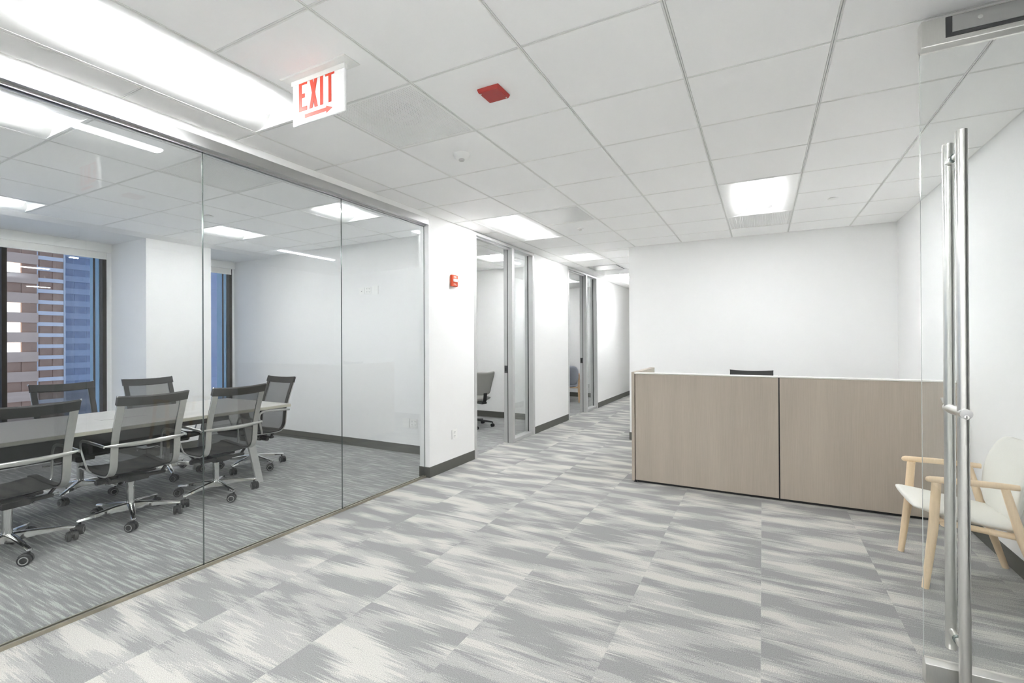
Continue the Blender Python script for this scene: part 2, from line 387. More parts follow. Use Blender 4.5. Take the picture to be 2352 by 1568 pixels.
# baseboards
def baseboard(name, boxes, label):
    mb = MB()
    for b in boxes: mb.box(*b)
    struct(name, mb, 'base_rubber', label, 'baseboard', bevel=0.002, seg=1)
bt = 0.007
baseboard('baseboard_hall', [(XI-bt, XW+bt, 2.003-bt, 2.85, 0, 0.105), (XW, XW+bt, 4.525, 5.90, 0, 0.105), (XW, XW+bt, 7.575, 12, 0, 0.105)],
          'dark grey rubber baseboard along the hallway wall')
baseboard('baseboard_back', [(1.13-bt, XR, YB-bt, YB, 0, 0.105), (1.13-bt, 1.13, YB, 12, 0, 0.105)], 'dark grey baseboard under the wall behind the reception desk')
baseboard('baseboard_right', [(XR-bt, XR, 0.66, YB, 0, 0.105), (XR-bt, XR, YF, -0.3, 0, 0.105)], 'dark grey baseboard along the right wall')
baseboard('baseboard_conference', [(XWIN, XI, YC-bt, YC, 0, 0.105), (XI-bt, XI, 2.003, YC, 0, 0.105), (XWIN+0.12, XP+bt, 1.135-bt, 1.135, 0, 0.105), (XP, XP+bt, 1.135, 1.895, 0, 0.105)],
          'dark grey baseboard of the conference room')
baseboard('baseboard_office', [(-3.6, XI, 5.60-bt, 5.60, 0, 0.105), (-3.6, XI, 9.22-bt, 9.22, 0, 0.105)], 'dark baseboard of the private offices')

# ---- suspended ceilings: tiles, slotted tees
def t_bar(mb, axis, pos, lo, hi):
    w, g, d = 0.0072, 0.0020, 0.006
    for a, b in ((-w, -g), (g, w)):
        if axis == 'y': mb.box(pos+a, pos+b, lo, hi, H-0.0005, H+0.012)
        else: mb.box(lo, hi, pos+a, pos+b, H-0.0002, H+0.012)
    mb.m = 1
    if axis == 'y': mb.box(pos-g, pos+g, lo, hi, H+0.007, H+0.012)
    else: mb.box(lo, hi, pos-g, pos+g, H+0.0072, H+0.0122)
    mb.m = 0
ccache = {}
def ceil_tile(parent, x0, x1, y0, y1):
    gp = 0.0085; w, d = round(x1-x0, 4), round(y1-y0, 4)
    if w < 0.03 or d < 0.03: return
    if (w, d) not in ccache:
        me = bpy.data.meshes.new('ceiling_tile'); b = MB().chamfer(-w/2+gp, w/2-gp, -d/2+gp, d/2-gp, 0, 0.018, 0.0015)
        me.from_pydata(b.v, [], b.f); me.materials.append(MATS['tile'])
        bm = bmesh.new(); bm.from_mesh(me); bmesh.ops.recalc_face_normals(bm, faces=bm.faces); bm.to_mesh(me); bm.free()
        ccache[(w, d)] = me
    link('ceiling_tile', ccache[(w, d)], parent, loc=((x0+x1)/2, (y0+y1)/2, H))
def ceiling_field(parent, xs, ys, skip):
    for i in range(len(xs)-1):
        for j in range(len(ys)-1):
            cxm, cym = (xs[i]+xs[i+1])/2, (ys[j]+ys[j+1])/2
            if any(a < cxm < b and c < cym < d for a, b, c, d in skip): continue
            ceil_tile(parent, xs[i], xs[i+1], ys[j], ys[j+1])
    for x in xs[1:-1]:
        mb = MB(); t_bar(mb, 'y', x, ys[0], ys[-1]); mb.build('main_tee', ['grid', 'groove'], parent)
    for y in ys[1:-1]:
        for i in range(len(xs)-1):
            if any(a < (xs[i]+xs[i+1])/2 < b and c < y < d for a, b, c, d in [(q[0], q[1], q[2]+0.01, q[3]-0.01) for q in skip]): continue
            mb = MB(); t_bar(mb, 'x', y, xs[i]+0.008, xs[i+1]-0.008); mb.build('cross_tee', ['grid', 'groove'], parent)
    mb = MB(); x0, x1, y0, y1 = xs[0], xs[-1], ys[0], ys[-1]; a = 0.014
    for b in ((x0, x0+a, y0, y1), (x1-a, x1, y0, y1), (x0, x1, y0, y0+a), (x0, x1, y1-a, y1)): mb.box(*b, H+0.0015, H+0.012)
    mb.build('wall_angle', 'grid', parent)
g0 = lambda k: k*G
light_cells = [(g0(0), g0(1), g0(-2), g0(0)), (g0(0), g0(1), g0(4), g0(6)), (g0(4), g0(5), g0(4), g0(6)), (g0(0), g0(1), g0(8), g0(9)), (g0(0), g0(1), g0(12), g0(14)),
               (g0(4), g0(5), g0(-4), g0(-2)), (g0(1), g0(2), g0(-6), g0(-4)), (g0(5), g0(6), g0(-6), g0(-4))]  # last pair: unseen lamps added to raise bounce from floor to ceiling
grille_cells = [(g0(1), g0(2), g0(0), g0(1)), (g0(1), g0(2), g0(4), g0(5)), (g0(4), g0(5), g0(6), g0(7)), (g0(0), g0(1), g0(10), g0(11))]
skip = light_cells + grille_cells
cl = struct('ceiling', MB().box(XW, XR, YF, g0(-6), H+0.001, H+0.02).box(XR+0.12, XR+1.6, YF, 2.08, H, H+0.02), 'tile',
            'white suspended tile ceiling of lobby and hallway', 'ceiling')
lob_x = cuts(XW, XR, 0.0)
ceiling_field(cl, lob_x, cuts(g0(-6), YB, 0.0), skip)
ceiling_field(cl, cuts(XW, 1.13, 0.0), cuts(YB, 12.0, 0.0), skip)
CX = [XT, -3.11, -2.49, -1.872, -1.255, -0.645, XI]
CY = [YCL, -2.38, -1.775, -1.17, -0.565, 0.05, 0.66, 1.262, 1.866, 2.46, YC]
conf_lights = [(CX[4], CX[5], CY[3], CY[4]), (CX[0], CX[1], CY[4], CY[5]), (CX[1], CX[2], CY[7], CY[8]), (CX[4], CX[5], CY[7], CY[8]), (CX[1], CX[2], CY[2], CY[3])]
conf_grilles = [(CX[4], CX[5], CY[5], CY[6])]
c2 = struct('ceiling.001', MB().prism([(XT, H), (XP, 2.641), (XWIN-0.25, 2.640), (XWIN-0.25, H+0.02), (XT, H+0.02)], YCL, YC), 'paint', 'white suspended tile ceiling of the conference room', 'ceiling')
ceiling_field(c2, CX, CY, conf_lights+conf_grilles)
off_lights = [(-1.225, -0.615, 4.27, 4.88), (-1.35, -0.74, 7.55, 8.16)]
c3 = struct('ceiling.003', MB().box(-3.6, -3.55, YC+0.12, 9.22, H, H+0.02), 'paint', 'white suspended tile ceiling of the private offices', 'ceiling')
OX = cuts(-3.55, XI, -1.225, 0.61)
ceiling_field(c3, OX, cuts(YC+0.12, 5.60, 4.27, 0.61), off_lights)
ceiling_field(c3, cuts(-3.55, XI, -1.35, 0.61), cuts(5.72, 9.22, 7.55, 0.61), off_lights)

# ------------------------------------------------------------------ ceiling lights
def make_light(cell, label, group, glow='lens_glow'):
    x0, x1, y0, y1 = cell; cx, cy = (x0+x1)/2, (y0+y1)/2; hw, hl = (x1-x0)/2-0.008, (y1-y0)/2-0.008
    t = thing('ceiling_light', label, 'ceiling light', (cx, cy, H), 0, group)
    rim = MB(); a = 0.012
    for b in ((-hw, -hw+a, -hl, hl), (hw-a, hw, -hl, hl), (-hw+a, hw-a, -hl, -hl+a), (-hw+a, hw-a, hl-a, hl)): rim.box(*b, -0.001, 0.02)
    rim.build('frame', 'fixture_white', t)
    lw = 0.085; top = 0.105; hi = hw-a; hj = hl-a
    for s in (-1, 1):                              # curved reflector wings
        pr = [(s*(hi - (hi-lw)*math.sin(k/8*PI/2)), top*(1-math.cos(k/8*PI/2))) for k in range(9)]
        mb = MB(); n = len(pr)
        vs = [(x, y, z) for y in (-hj, hj) for x, z in pr]
        mb.add(vs, [(k, k+1, n+k+1, n+k) for k in range(n-1)])
        vs2 = [(x, y, z+0.004) for y in (-hj, hj) for x, z in pr]
        mb.add(vs2, [(k, k+1, n+k+1, n+k) for k in range(n-1)])
        mb.build('reflector', 'fixture_white', t, smooth='all')
    for s in (-1, 1):                              # sloping end plates
        MB().add([(-hi, s*hj, 0.0), (hi, s*hj, 0.0), (hi*0.5, s*(hj-0.055), top+0.01), (-hi*0.5, s*(hj-0.055), top+0.01),
                  (-hi, s*hj, 0.11), (hi, s*hj, 0.11)], [(0, 1, 2, 3), (0, 3, 4), (1, 5, 2), (3, 2, 5, 4)]).build('end_plate', 'fixture_white', t)
    MB().box(-hw, hw, -hl, hl, 0.115, 0.12).build('housing', 'fixture_white', t)
    # bulging round-ended lens
    le = hj-0.058; rings = []
    for k in range(-10, 11):
        if abs(k) >= 6:
            q = (abs(k)-6)/4; y = math.copysign(le-0.05+0.05*math.sin(q*PI/2), k); sc = max(0.02, math.cos(q*PI/2))
        else: y = (le-0.05)*k/6; sc = 1.0
        w = lw*(0.35+0.65*sc) if sc < 1 else lw
        rings.append([(w*math.cos(PI*j/12), y, 0.104-0.101*sc*math.sin(PI*j/12)) for j in range(13)])
    MB().loft(rings, closed=False, caps=False).build('lens', glow, t, smooth='all')
    return t
LG = 'recessed ceiling lights with a glowing centre lens'
for c, lb in zip(light_cells, ('long recessed ceiling light nearest, above the glass wall top left', 'long recessed ceiling light in front of the first office door',
        'recessed ceiling light above the reception desk', 'square recessed ceiling light between the two office doors', 'recessed ceiling light farthest down the hallway', 'recessed ceiling light behind the viewer', 'unseen ceiling light added far behind the viewer for bounce, left', 'unseen ceiling light added far behind the viewer for bounce, right')):
    make_light(c, lb, LG)
for c, lb in zip(conf_lights, ('conference room ceiling light next to the glass wall at the left edge', 'conference room ceiling light beside the large window',
        'conference room ceiling light in front of the pillar', 'conference room ceiling light beside the glass wall near the white end wall', 'conference room ceiling light left of view')):
    make_light(c, lb, LG, 'lens_glow_room')
make_light(off_lights[0], 'ceiling light inside the nearer private office', LG, 'lens_glow_office')
make_light(off_lights[1], 'ceiling light inside the farther private office', LG, 'lens_glow_office')

# ------------------------------------------------------------------ ceiling grilles and devices
def perforated(cell, label, holes=44, disc=False):
    x0, x1, y0, y1 = cell; cx, cy = (x0+x1)/2, (y0+y1)/2; hw, hl = (x1-x0)/2-0.009, (y1-y0)/2-0.009
    t = thing('air_grille', label, 'air grille', (cx, cy, H), 0, 'perforated ceiling air grilles')
    # face of crossing wires leaves square holes
    fr = MB(); a = 0.012
    for b in ((-hw, -hw+a, -hl, hl), (hw-a, hw, -hl, hl), (-hw+a, hw-a, -hl, -hl+a), (-hw+a, hw-a, hl-a, hl)): fr.box(*b, 0.0, 0.015)
    fr.build('frame', 'fixture_white', t)
    w = MB(); p = 2*(hw-a)/holes; b = p*0.29
    for k in range(1, holes):
        x = -hw+a+k*p; w.box(x-b, x+b, -hl+a, hl-a, 0.002, 0.004)
    q = 2*(hl-a)/holes
    for k in range(1, holes):
        y = -hl+a+k*q; w.box(-hw+a, hw-a, y-b, y+b, 0.0025, 0.0045)
    w.build('perforated_face', 'fixture_white', t)
    MB().box(-hw, hw, -hl, hl, 0.07, 0.075).build('plenum_back', 'sensor_grey', t)
    if disc:
        d = MB().lathe([(0.10, 0.02), (0.10, 0.06), (0.085, 0.06), (0.085, 0.02)], n=32)
        d.build('duct_collar', 'slot_dark', t)
        d = MB()
        for y in (-0.04, 0.02): d.box(-0.07, 0.06, y-0.006, y+0.006, 0.012, 0.03)
        for x in (-0.06, 0.0, 0.05): d.box(x-0.005, x+0.005, -0.07, 0.06, 0.012, 0.03)
        d.build('damper_blade', 'white_plastic', t)
    return t
perforated(grille_cells[0], 'perforated ceiling grille right of the exit sign', disc=True)
perforated(grille_cells[2], 'darker perforated ceiling grille behind the light above the desk', 36)
perforated(conf_grilles[0], 'perforated ceiling grille inside the conference room against the glass wall')
def panel_diffuser(cell, label, gap):
    x0, x1, y0, y1 = cell; cx, cy = (x0+x1)/2, (y0+y1)/2; hw = (x1-x0)/2-0.009
    t = thing('air_diffuser', label, 'air diffuser', (cx, cy, H), 0, 'square plate ceiling diffusers')
    fr = MB(); a = 0.02
    for b in ((-hw, -hw+a, -hw, hw), (hw-a, hw, -hw, hw), (-hw+a, hw-a, -hw, -hw+a), (-hw+a, hw-a, hw-a, hw)): fr.box(*b, 0.0, 0.03)
    fr.build('frame', 'fixture_white', t)
    MB().box(-hw, hw, -hw, hw, 0.05, 0.055).build('plenum_back', 'sensor_grey', t)
    k = hw-a-gap
    MB().chamfer(-k, k, -k, k, -0.002, 0.006, 0.002).build('face_plate', 'satin_panel', t)
m_, nt_, p_, o_ = mat('satin_panel')
p_.inputs['Base Color'].default_value = lin((228, 228, 226)); p_.inputs['Roughness'].default_value = 0.28
panel_diffuser(grille_cells[1], 'smooth satin ceiling diffuser plate beside the long light', 0.004)
panel_diffuser(grille_cells[3], 'ceiling diffuser in the hallway beyond the square light', 0.03)

t = thing('smoke_detector', 'white round smoke detector on the ceiling', 'smoke detector', (0.936, 0.875, H))
MB().lathe([(0.058, 0.0), (0.058, -0.008), (0.054, -0.014), (0.046, -0.026), (0.03, -0.036), (0.002, -0.037)], n=32).build('housing', 'white_plastic', t, smooth=True)
MB().lathe([(0.02, -0.036), (0.02, -0.044), (0.016, -0.048), (0.002, -0.048)], n=24).build('sensor_cap', 'sensor_grey', t, smooth=True)
t = thing('strobe_plate', 'red square alarm plate on the ceiling', 'alarm plate', (1.541, 0.270, H))
MB().add([(-.0645,-.0665,0),(.0645,-.0665,0),(.0645,.0665,0),(-.0645,.0665,0),(-.057,-.059,-.02),(.057,-.059,-.02),(.057,.059,-.02),(-.057,.059,-.02)],
         [(0,1,2,3),(4,7,6,5),(0,4,5,1),(1,5,6,2),(2,6,7,3),(3,7,4,0)]).build('cover', 'red_plastic', t, bevel=0.003)
for q in ((-0.05, -0.045, 0), (0.05, 0.045, 0)): MB().lathe([(0.004, -0.0195), (0.004, -0.022), (0.001, -0.022)], q, 10).build('screw', 'steel', t)
def sprinkler(x, y, label, head):
    t = thing('sprinkler', label, 'sprinkler', (x, y, H), 0, 'ceiling sprinklers')
    if head:
        MB().lathe([(0.036, 0), (0.036, -0.003), (0.022, -0.006), (0.021, -0.002)], n=24).build('escutcheon', 'white_plastic', t, smooth=True)
        MB().lathe([(0.012, 0), (0.012, -0.014), (0.017, -0.015), (0.017, -0.018), (0.002, -0.018)], n=20).build('deflector', 'steel', t, smooth=True)
    else:
        MB().lathe([(0.042, -0.004), (0.042, -0.007), (0.038, -0.009), (0.001, -0.010)], n=28).build('cover_plate', 'white_plastic', t, smooth=True)
        MB().lathe([(0.032, 0), (0.032, -0.005)], n=24).build('cup', 'slot_dark', t)
sprinkler(0.914, 3.36, 'small ringed sprinkler head on the ceiling near the long hallway light', True)
sprinkler(3.346, 3.355, 'flat concealed sprinkler cap on the ceiling right of the desk light', False)
sprinkler(-2.217, 0.978, 'flat concealed sprinkler cap on the conference room ceiling', False)

# exit sign
t = thing('exit_sign', 'hanging clear edge-lit exit sign with red letters and arrow', 'exit sign', (0.897, -0.287, H))
MB().chamfer(-0.22, 0.22, -0.047, 0.047, -0.008, 0.0, 0.004).build('canopy', 'white_plastic', t)
MB().box(-0.185, 0.180, -0.009, 0.009, -0.030, -0.006).build('light_bar', 'white_plastic', t)
pn = MB().box(-0.178, 0.178, -0.006, 0.006, -0.228, -0.008).build('acrylic_panel', 'exit_panel', t, bevel=0.002)
fy = -0.0065
def letters(s):
    mb = MB(); y0, y1 = (-0.0072, -0.0058) if s < 0 else (0.0058, 0.0072)
    z1, z0 = -0.020, -0.166; th = 0.0195
    def bx(a, b, c, d): mb.box(a, b, y0, y1, c, d)
    x = -0.132
    bx(x, x+th, z0, z1); bx(x+th, x+0.058, z1-th, z1); bx(x+th, x+0.058, z0, z0+th); bx(x+th, x+0.042, (z0+z1)/2-th/2, (z0+z1)/2+th/2)
    x = -0.058
    mb.prism([(x, z1), (x+0.021, z1), (x+0.058, z0), (x+0.037, z0)], y0, y1)
    mb.prism([(x+0.037, z1), (x+0.058, z1), (x+0.021, z0), (x, z0)], y0-0.0002, y1+0.0002)
    x = 0.017; bx(x, x+th, z0, z1)
    x = 0.052; bx(x, x+0.060, z1-th, z1); bx(x+0.021, x+0.0395, z0, z1-th)
    return mb.build('lettering', 'exit_red', pn)
letters(-1)
MB().prism([(-0.09, -0.186), (0.058, -0.186), (0.058, -0.178), (0.098, -0.194), (0.058, -0.212), (0.058, -0.203), (-0.09, -0.203)], -0.0072, -0.0058).build('arrow', 'exit_red', pn)

# ------------------------------------------------------------------ conference glass wall
YJ = [YCL, -1.26, -0.165, 0.925, 2.001]
GX0, GX1 = -0.2855, -0.2765
gw = thing('wall_glass', 'frameless glass wall between lobby and conference room', 'glass wall', (0, 0, 0), kind='structure')
for a, b in zip(YJ[:-1], YJ[1:]):
    mb = MB().box(GX0, GX1, a+0.0015, b-0.0015, 0.014, 2.60)
    mb.mi = [1, 1, 1, 0, 1, 0]
    mb.build('glass_pane', ['glass_clear', 'glass_edge'], gw)
MB().box(-0.335, -0.2205, YCL, 2.003, 2.565, 2.628).build('header_channel', 'aluminium', gw)
MB().box(-0.300, -0.290, YCL, 2.001, 2.553, 2.566).box(-0.272, -0.262, YCL, 2.001, 2.553, 2.566).build('glazing_bead', 'aluminium', gw)
MB().box(-0.300, -0.2885, YCL, 2.001, 0, 0.019).box(-0.2735, -0.262, YCL, 2.001, 0, 0.019).box(-0.289, -0.273, YCL, 2.001, 0, 0.012).build('sill_channel', 'sill_bronze', gw)

# ------------------------------------------------------------------ office fronts: aluminium frame, open doorway, sidelight
def office_front(name, y0, label):
    y1 = y0+1.675; t = thing(name, label, 'door frame', (0, y0, 0), kind='structure')
    xa, xb = XI-0.008, XW+0.003; fwid = 0.060; zt = H-0.002; L_ = y1-y0
    mA, mB_ = 0.965, 1.03
    def post(a, b, nm):
        mb = MB().box(xa, xb, a, b, 0, zt-0.038)
        mb.build(nm, 'frame_alu', t, bevel=0.002, seg=1)
    post(0, fwid, 'jamb'); post(mA, mB_, 'mullion'); post(L_-fwid, L_, 'jamb')
    MB().box(xa, xb, 0, L_, zt-0.038, zt).build('head', 'frame_alu', t, bevel=0.002, seg=1)
    MB().box(xa+0.03, xb-0.045, fwid, mA, zt-0.052, zt-0.038).build('door_stop', 'frame_alu', t)
    MB().box(xa+0.012, xb-0.012, mB_, L_-fwid, 0.0, 0.045).build('bottom_rail', 'frame_alu', t, bevel=0.002, seg=1)
    MB().box(-0.303, -0.297, mB_, L_-fwid, 0.045, zt-0.038).build('glass_pane', 'glass_office', t)
    # gasket grooves beside glass and door stop on the mullion
    MB().box(-0.308, -0.292, L_-fwid-0.004, L_-fwid+0.001, 0.045, zt-0.04).box(-0.308, -0.292, mB_-0.001, mB_+0.004, 0.045, zt-0.04).build('gasket', 'slot_dark', t)
    MB().box(-0.298, -0.288, mA-0.004, mA+0.001, 0, zt-0.04).build('door_seal', 'slot_dark', t)
    MB().box(-0.342, -0.300, mA-0.004, mA+0.001, 0.945, 1.045).build('strike_plate', 'slot_dark', t)
    MB().box(-0.330, -0.312, mA-0.006, mA-0.003, 0.97, 1.02).build('latch_recess', 'rubber', t)
    # glass door leaf swung open into the office, against the side of the opening
    d = thing('door_leaf', '', None); d.parent = t
    del d['label']
    return t, d
def door_leaf(t, d):
    bpy.data.objects.remove(d)
    h = H-0.06
    mb = MB(); xa = XI-0.02
    for b in ((xa-0.06, xa), (xa-0.90, xa-0.84)): mb.box(b[0], b[1], 0.004, 0.044, 0.012, h)
    mb.box(xa-0.84, xa-0.06, 0.004, 0.044, 0.012, 0.11).box(xa-0.84, xa-0.06, 0.004, 0.044, h-0.06, h)
    lf = mb.build('door_leaf', 'frame_alu', t)
    MB().box(xa-0.84, xa-0.06, 0.021, 0.027, 0.11, h-0.06).build('door_glass', 'glass_office', lf)
for nm, y0, lb in (('door_1', 2.850, 'aluminium door frame with glass sidelight of the nearer office'), ('door_2', 5.900, 'aluminium door frame with glass sidelight of the farther office')):
    door_leaf(*office_front(nm, y0, lb))

# ------------------------------------------------------------------ windows with frames and roller shades
def window(name, ya, yb, mulls, label):
    t = thing(name, label, 'window', (0, 0, 0), kind='structure')
    z0, z1 = 0.32, 2.60; x = XWIN
    mb = MB()
    mb.box(x-0.05, x+0.03, ya, ya+0.035, z0, z1).box(x-0.05, x+0.03, yb-0.042, yb, z0, z1).box(x-0.05, x+0.03, ya, yb, z0, z0+0.04).box(x-0.05, x+0.03, ya, yb, z1-0.06, z1)
    mb.build('window_frame', 'window_black', t)
    yl = ya+0.035
    for m in list(mulls)+[None]:
        ye = (m-0.021) if m else yb-0.042
        MB().box(x-0.012, x-0.006, yl, ye, z0+0.04, z1-0.06).build('window_pane', 'glass_window', t)
        if m:
            MB().box(x-0.05, x+0.03, m-0.021, m+0.021, z0+0.04, z1-0.06).build('mullion', 'window_black', t); yl = m+0.021
    # outer metal reveal seen through the glass
    MB().box(x-0.30, x-0.06, yb-0.045, yb-0.03, z0, z1).build('outer_reveal', 'window_blue', t)
    MB().box(x-0.062, x-0.05, yb-0.105, yb-0.085, z0, z1).build('outer_fin', 'window_black', t)
    return t
window('window_1', YCL, 1.083, (0.159, -1.2), 'wide dark-framed window at the left edge of the conference room')
window('window_2', 1.895, 2.705, (), 'narrow window between the pillar and the white end wall')
def shade(ya, yb, label):
    t = thing('roller_shade', label, 'roller shade', (XWIN, (ya+yb)/2, 2.518), 0, 'rolled-up window shades')
    h = (yb-ya)/2
    MB().box(0.031, 0.062, -h, h, 0.012, 0.1215).build('fascia', 'white_plastic', t, bevel=0.002, seg=1)
    MB().box(0.034, 0.038, -h+0.02, h-0.048, -0.062, 0.10).build('shade_cloth', 'shade_cloth', t)
    MB().box(0.0315, 0.0425, -h+0.02, h-0.048, -0.076, -0.060).build('hem_bar', 'white_plastic', t, bevel=0.002, seg=1)
shade(YCL+0.01, 1.127, 'white rolled-up shade over the wide window')
shade(1.90, YC-0.006, 'white rolled-up shade over the narrow window')

# ------------------------------------------------------------------ wall plates, alarm pull
def plate(name, loc, rz, w, h, kind, label, cat='outlet', group='white wall plates'):
    """local: plate lies in x-z, faces -y"""
    t = thing(name, label, cat, loc, rz, group)
    MB().box(-w/2, w/2, -0.006, 0, -h/2, h/2).build('cover_plate', 'white_plastic', t, bevel=0.003)
    def sockets(cx):
        for cz in (-0.02, 0.02):
            MB().box(cx-0.017, cx+0.017, -0.008, -0.005, cz-0.015, cz+0.015).build('socket', 'white_plastic', t, bevel=0.002, seg=1)
            mb = MB()
            for sx in (-0.007, 0.007): mb.box(cx+sx-0.0015, cx+sx+0.0015, -0.0086, -0.0078, cz-0.001, cz+0.009)
            mb.box(cx-0.002, cx+0.002, -0.0086, -0.0078, cz-0.010, cz-0.006).build('slot', 'slot_dark', t)
    if kind == 'single': sockets(0)
    if kind == 'double': sockets(-0.024); sockets(0.024)
    if kind == 'jack':
        MB().box(-0.01, 0.01, -0.0075, -0.005, -0.02, 0.02).build('jack_insert', 'white_plastic', t)
        MB().box(-0.005, 0.005, -0.0082, -0.007, -0.012, -0.002).build('jack', 'rubber', t)
    if kind == 'blank':
        MB().box(-0.0025, 0.0025, -0.0072, -0.0055, h/2-0.02, h/2-0.015).build('screw', 'steel', t)
    return t
plate('data_plate', (-1.885, YC, 2.048), 0, 0.105, 0.088, 'jack', 'high white data plate with a dark jack, left of three', 'wall plate')
plate('wall_outlet', (-1.773, YC, 2.048), 0, 0.105, 0.100, 'double', 'high white double outlet, middle of three plates on the conference wall')
plate('blank_plate', (-1.655, YC, 2.045), 0, 0.115, 0.118, 'blank', 'high blank white plate, right of three on the conference wall', 'wall plate')
plate('blank_plate', (-1.145, YC, 0.372), 0, 0.115, 0.118, 'blank', 'low blank white plate beside the double outlet on the conference wall', 'wall plate')
plate('wall_outlet', (-1.030, YC, 0.372), 0, 0.110, 0.118, 'double', 'low white double outlet near the right end of the conference wall')
plate('wall_outlet', (-0.908, YC, 0.368), 0, 0.045, 0.075, 'jack', 'narrow low white plate closest to the glass wall end')
plate('wall_outlet', (XW, 2.440, 0.366), PI/2, 0.105, 0.105, 'single', 'white outlet low on the hallway wall below the red alarm')

def text_mesh(txt, size, name, m, parent, loc, rot):
    cu = bpy.data.curves.new(name, 'FONT'); cu.body = txt; cu.size = size; cu.align_x = 'CENTER'; cu.extrude = 0.0004
    to = bpy.data.objects.new(name, cu); COL.objects.link(to)
    me = bpy.data.meshes.new_from_object(to.evaluated_get(bpy.context.evaluated_depsgraph_get()))
    bpy.data.objects.remove(to); me.materials.clear(); me.materials.append(MATS[m])
    o = link(name, me, parent); o.location = loc; o.rotation_euler = rot
    return o
t = thing('fire_alarm_pull', 'red fire alarm pull station on the hallway wall', 'fire alarm', (XW, 2.428, 2.040), PI/2)
bd = MB().box(-0.055, 0.055, -0.030, 0, -0.062, 0.062).build('housing', 'alarm_red', t, bevel=0.004)
MB().box(-0.040, 0.050, -0.047, -0.028, -0.012, 0.018).build('pull_handle', 'white_plastic', t, bevel=0.004)
MB().box(0.03, 0.062, -0.060, -0.046, -0.010, 0.006).build('handle_lip', 'white_plastic', t, bevel=0.003)
text_mesh('FIRE', 0.030, 'lettering', 'white_plastic', bd, (0, -0.0305, 0.030), (PI/2, 0, 0))
text_mesh('PULL', 0.026, 'lettering', 'white_plastic', bd, (0, -0.0305, -0.048), (PI/2, 0, 0))

# ------------------------------------------------------------------ reception desk
DY = 2.80; DX0, DX1, DH = 1.630, 4.085, 1.068
t = thing('reception_desk', 'long taupe wood-grain reception desk with two front panels', 'reception desk', ((DX0+DX1)/2, DY, 0))
ox = -(DX0+DX1)/2
def db(nm, m, x0, x1, y0, y1, z0, z1, **k): return MB().box(x0+ox, x1+ox, y0-DY, y1-DY, z0, z1).build(nm, m, t, **k)
db('core', 'black_plastic', DX0+0.034, DX1-0.002, DY+0.020, DY+0.045, 0.0, DH-0.014)
db('front_panel', 'desk_laminate', DX0+0.036, 2.886, DY, DY+0.019, 0.022, DH-0.014, bevel=0.0015, seg=1)
db('front_panel', 'desk_laminate', 2.896, DX1, DY, DY+0.019, 0.022, DH-0.014, bevel=0.0015, seg=1)
db('top_cap', 'desk_cap', DX0+0.030, 2.889, DY-0.004, DY+0.055, DH-0.013, DH, bevel=0.002, seg=1)
db('top_cap', 'desk_cap', 2.893, DX1, DY-0.004, DY+0.055, DH-0.013, DH, bevel=0.002, seg=1)
db('side_panel', 'desk_laminate', DX0, DX0+0.028, DY-0.004, 3.70, 0.012, DH+0.004, bevel=0.002, seg=1)
db('side_lining', 'desk_inside', DX0+0.0285, DX0+0.045, DY+0.06, 3.70, 0.03, DH+0.002)
db('work_surface', 'table_laminate', DX0+0.05, DX1-0.002, DY+0.05, 3.28, 0.71, 0.738)
db('pedestal', 'desk_inside', DX1-0.50, DX1-0.03, DY+0.12, 3.26, 0.02, 0.70)
db('levelling_foot', 'black_plastic', DX0+0.02, DX0+0.05, DY+0.002, DY+0.03, 0.0, 0.014)

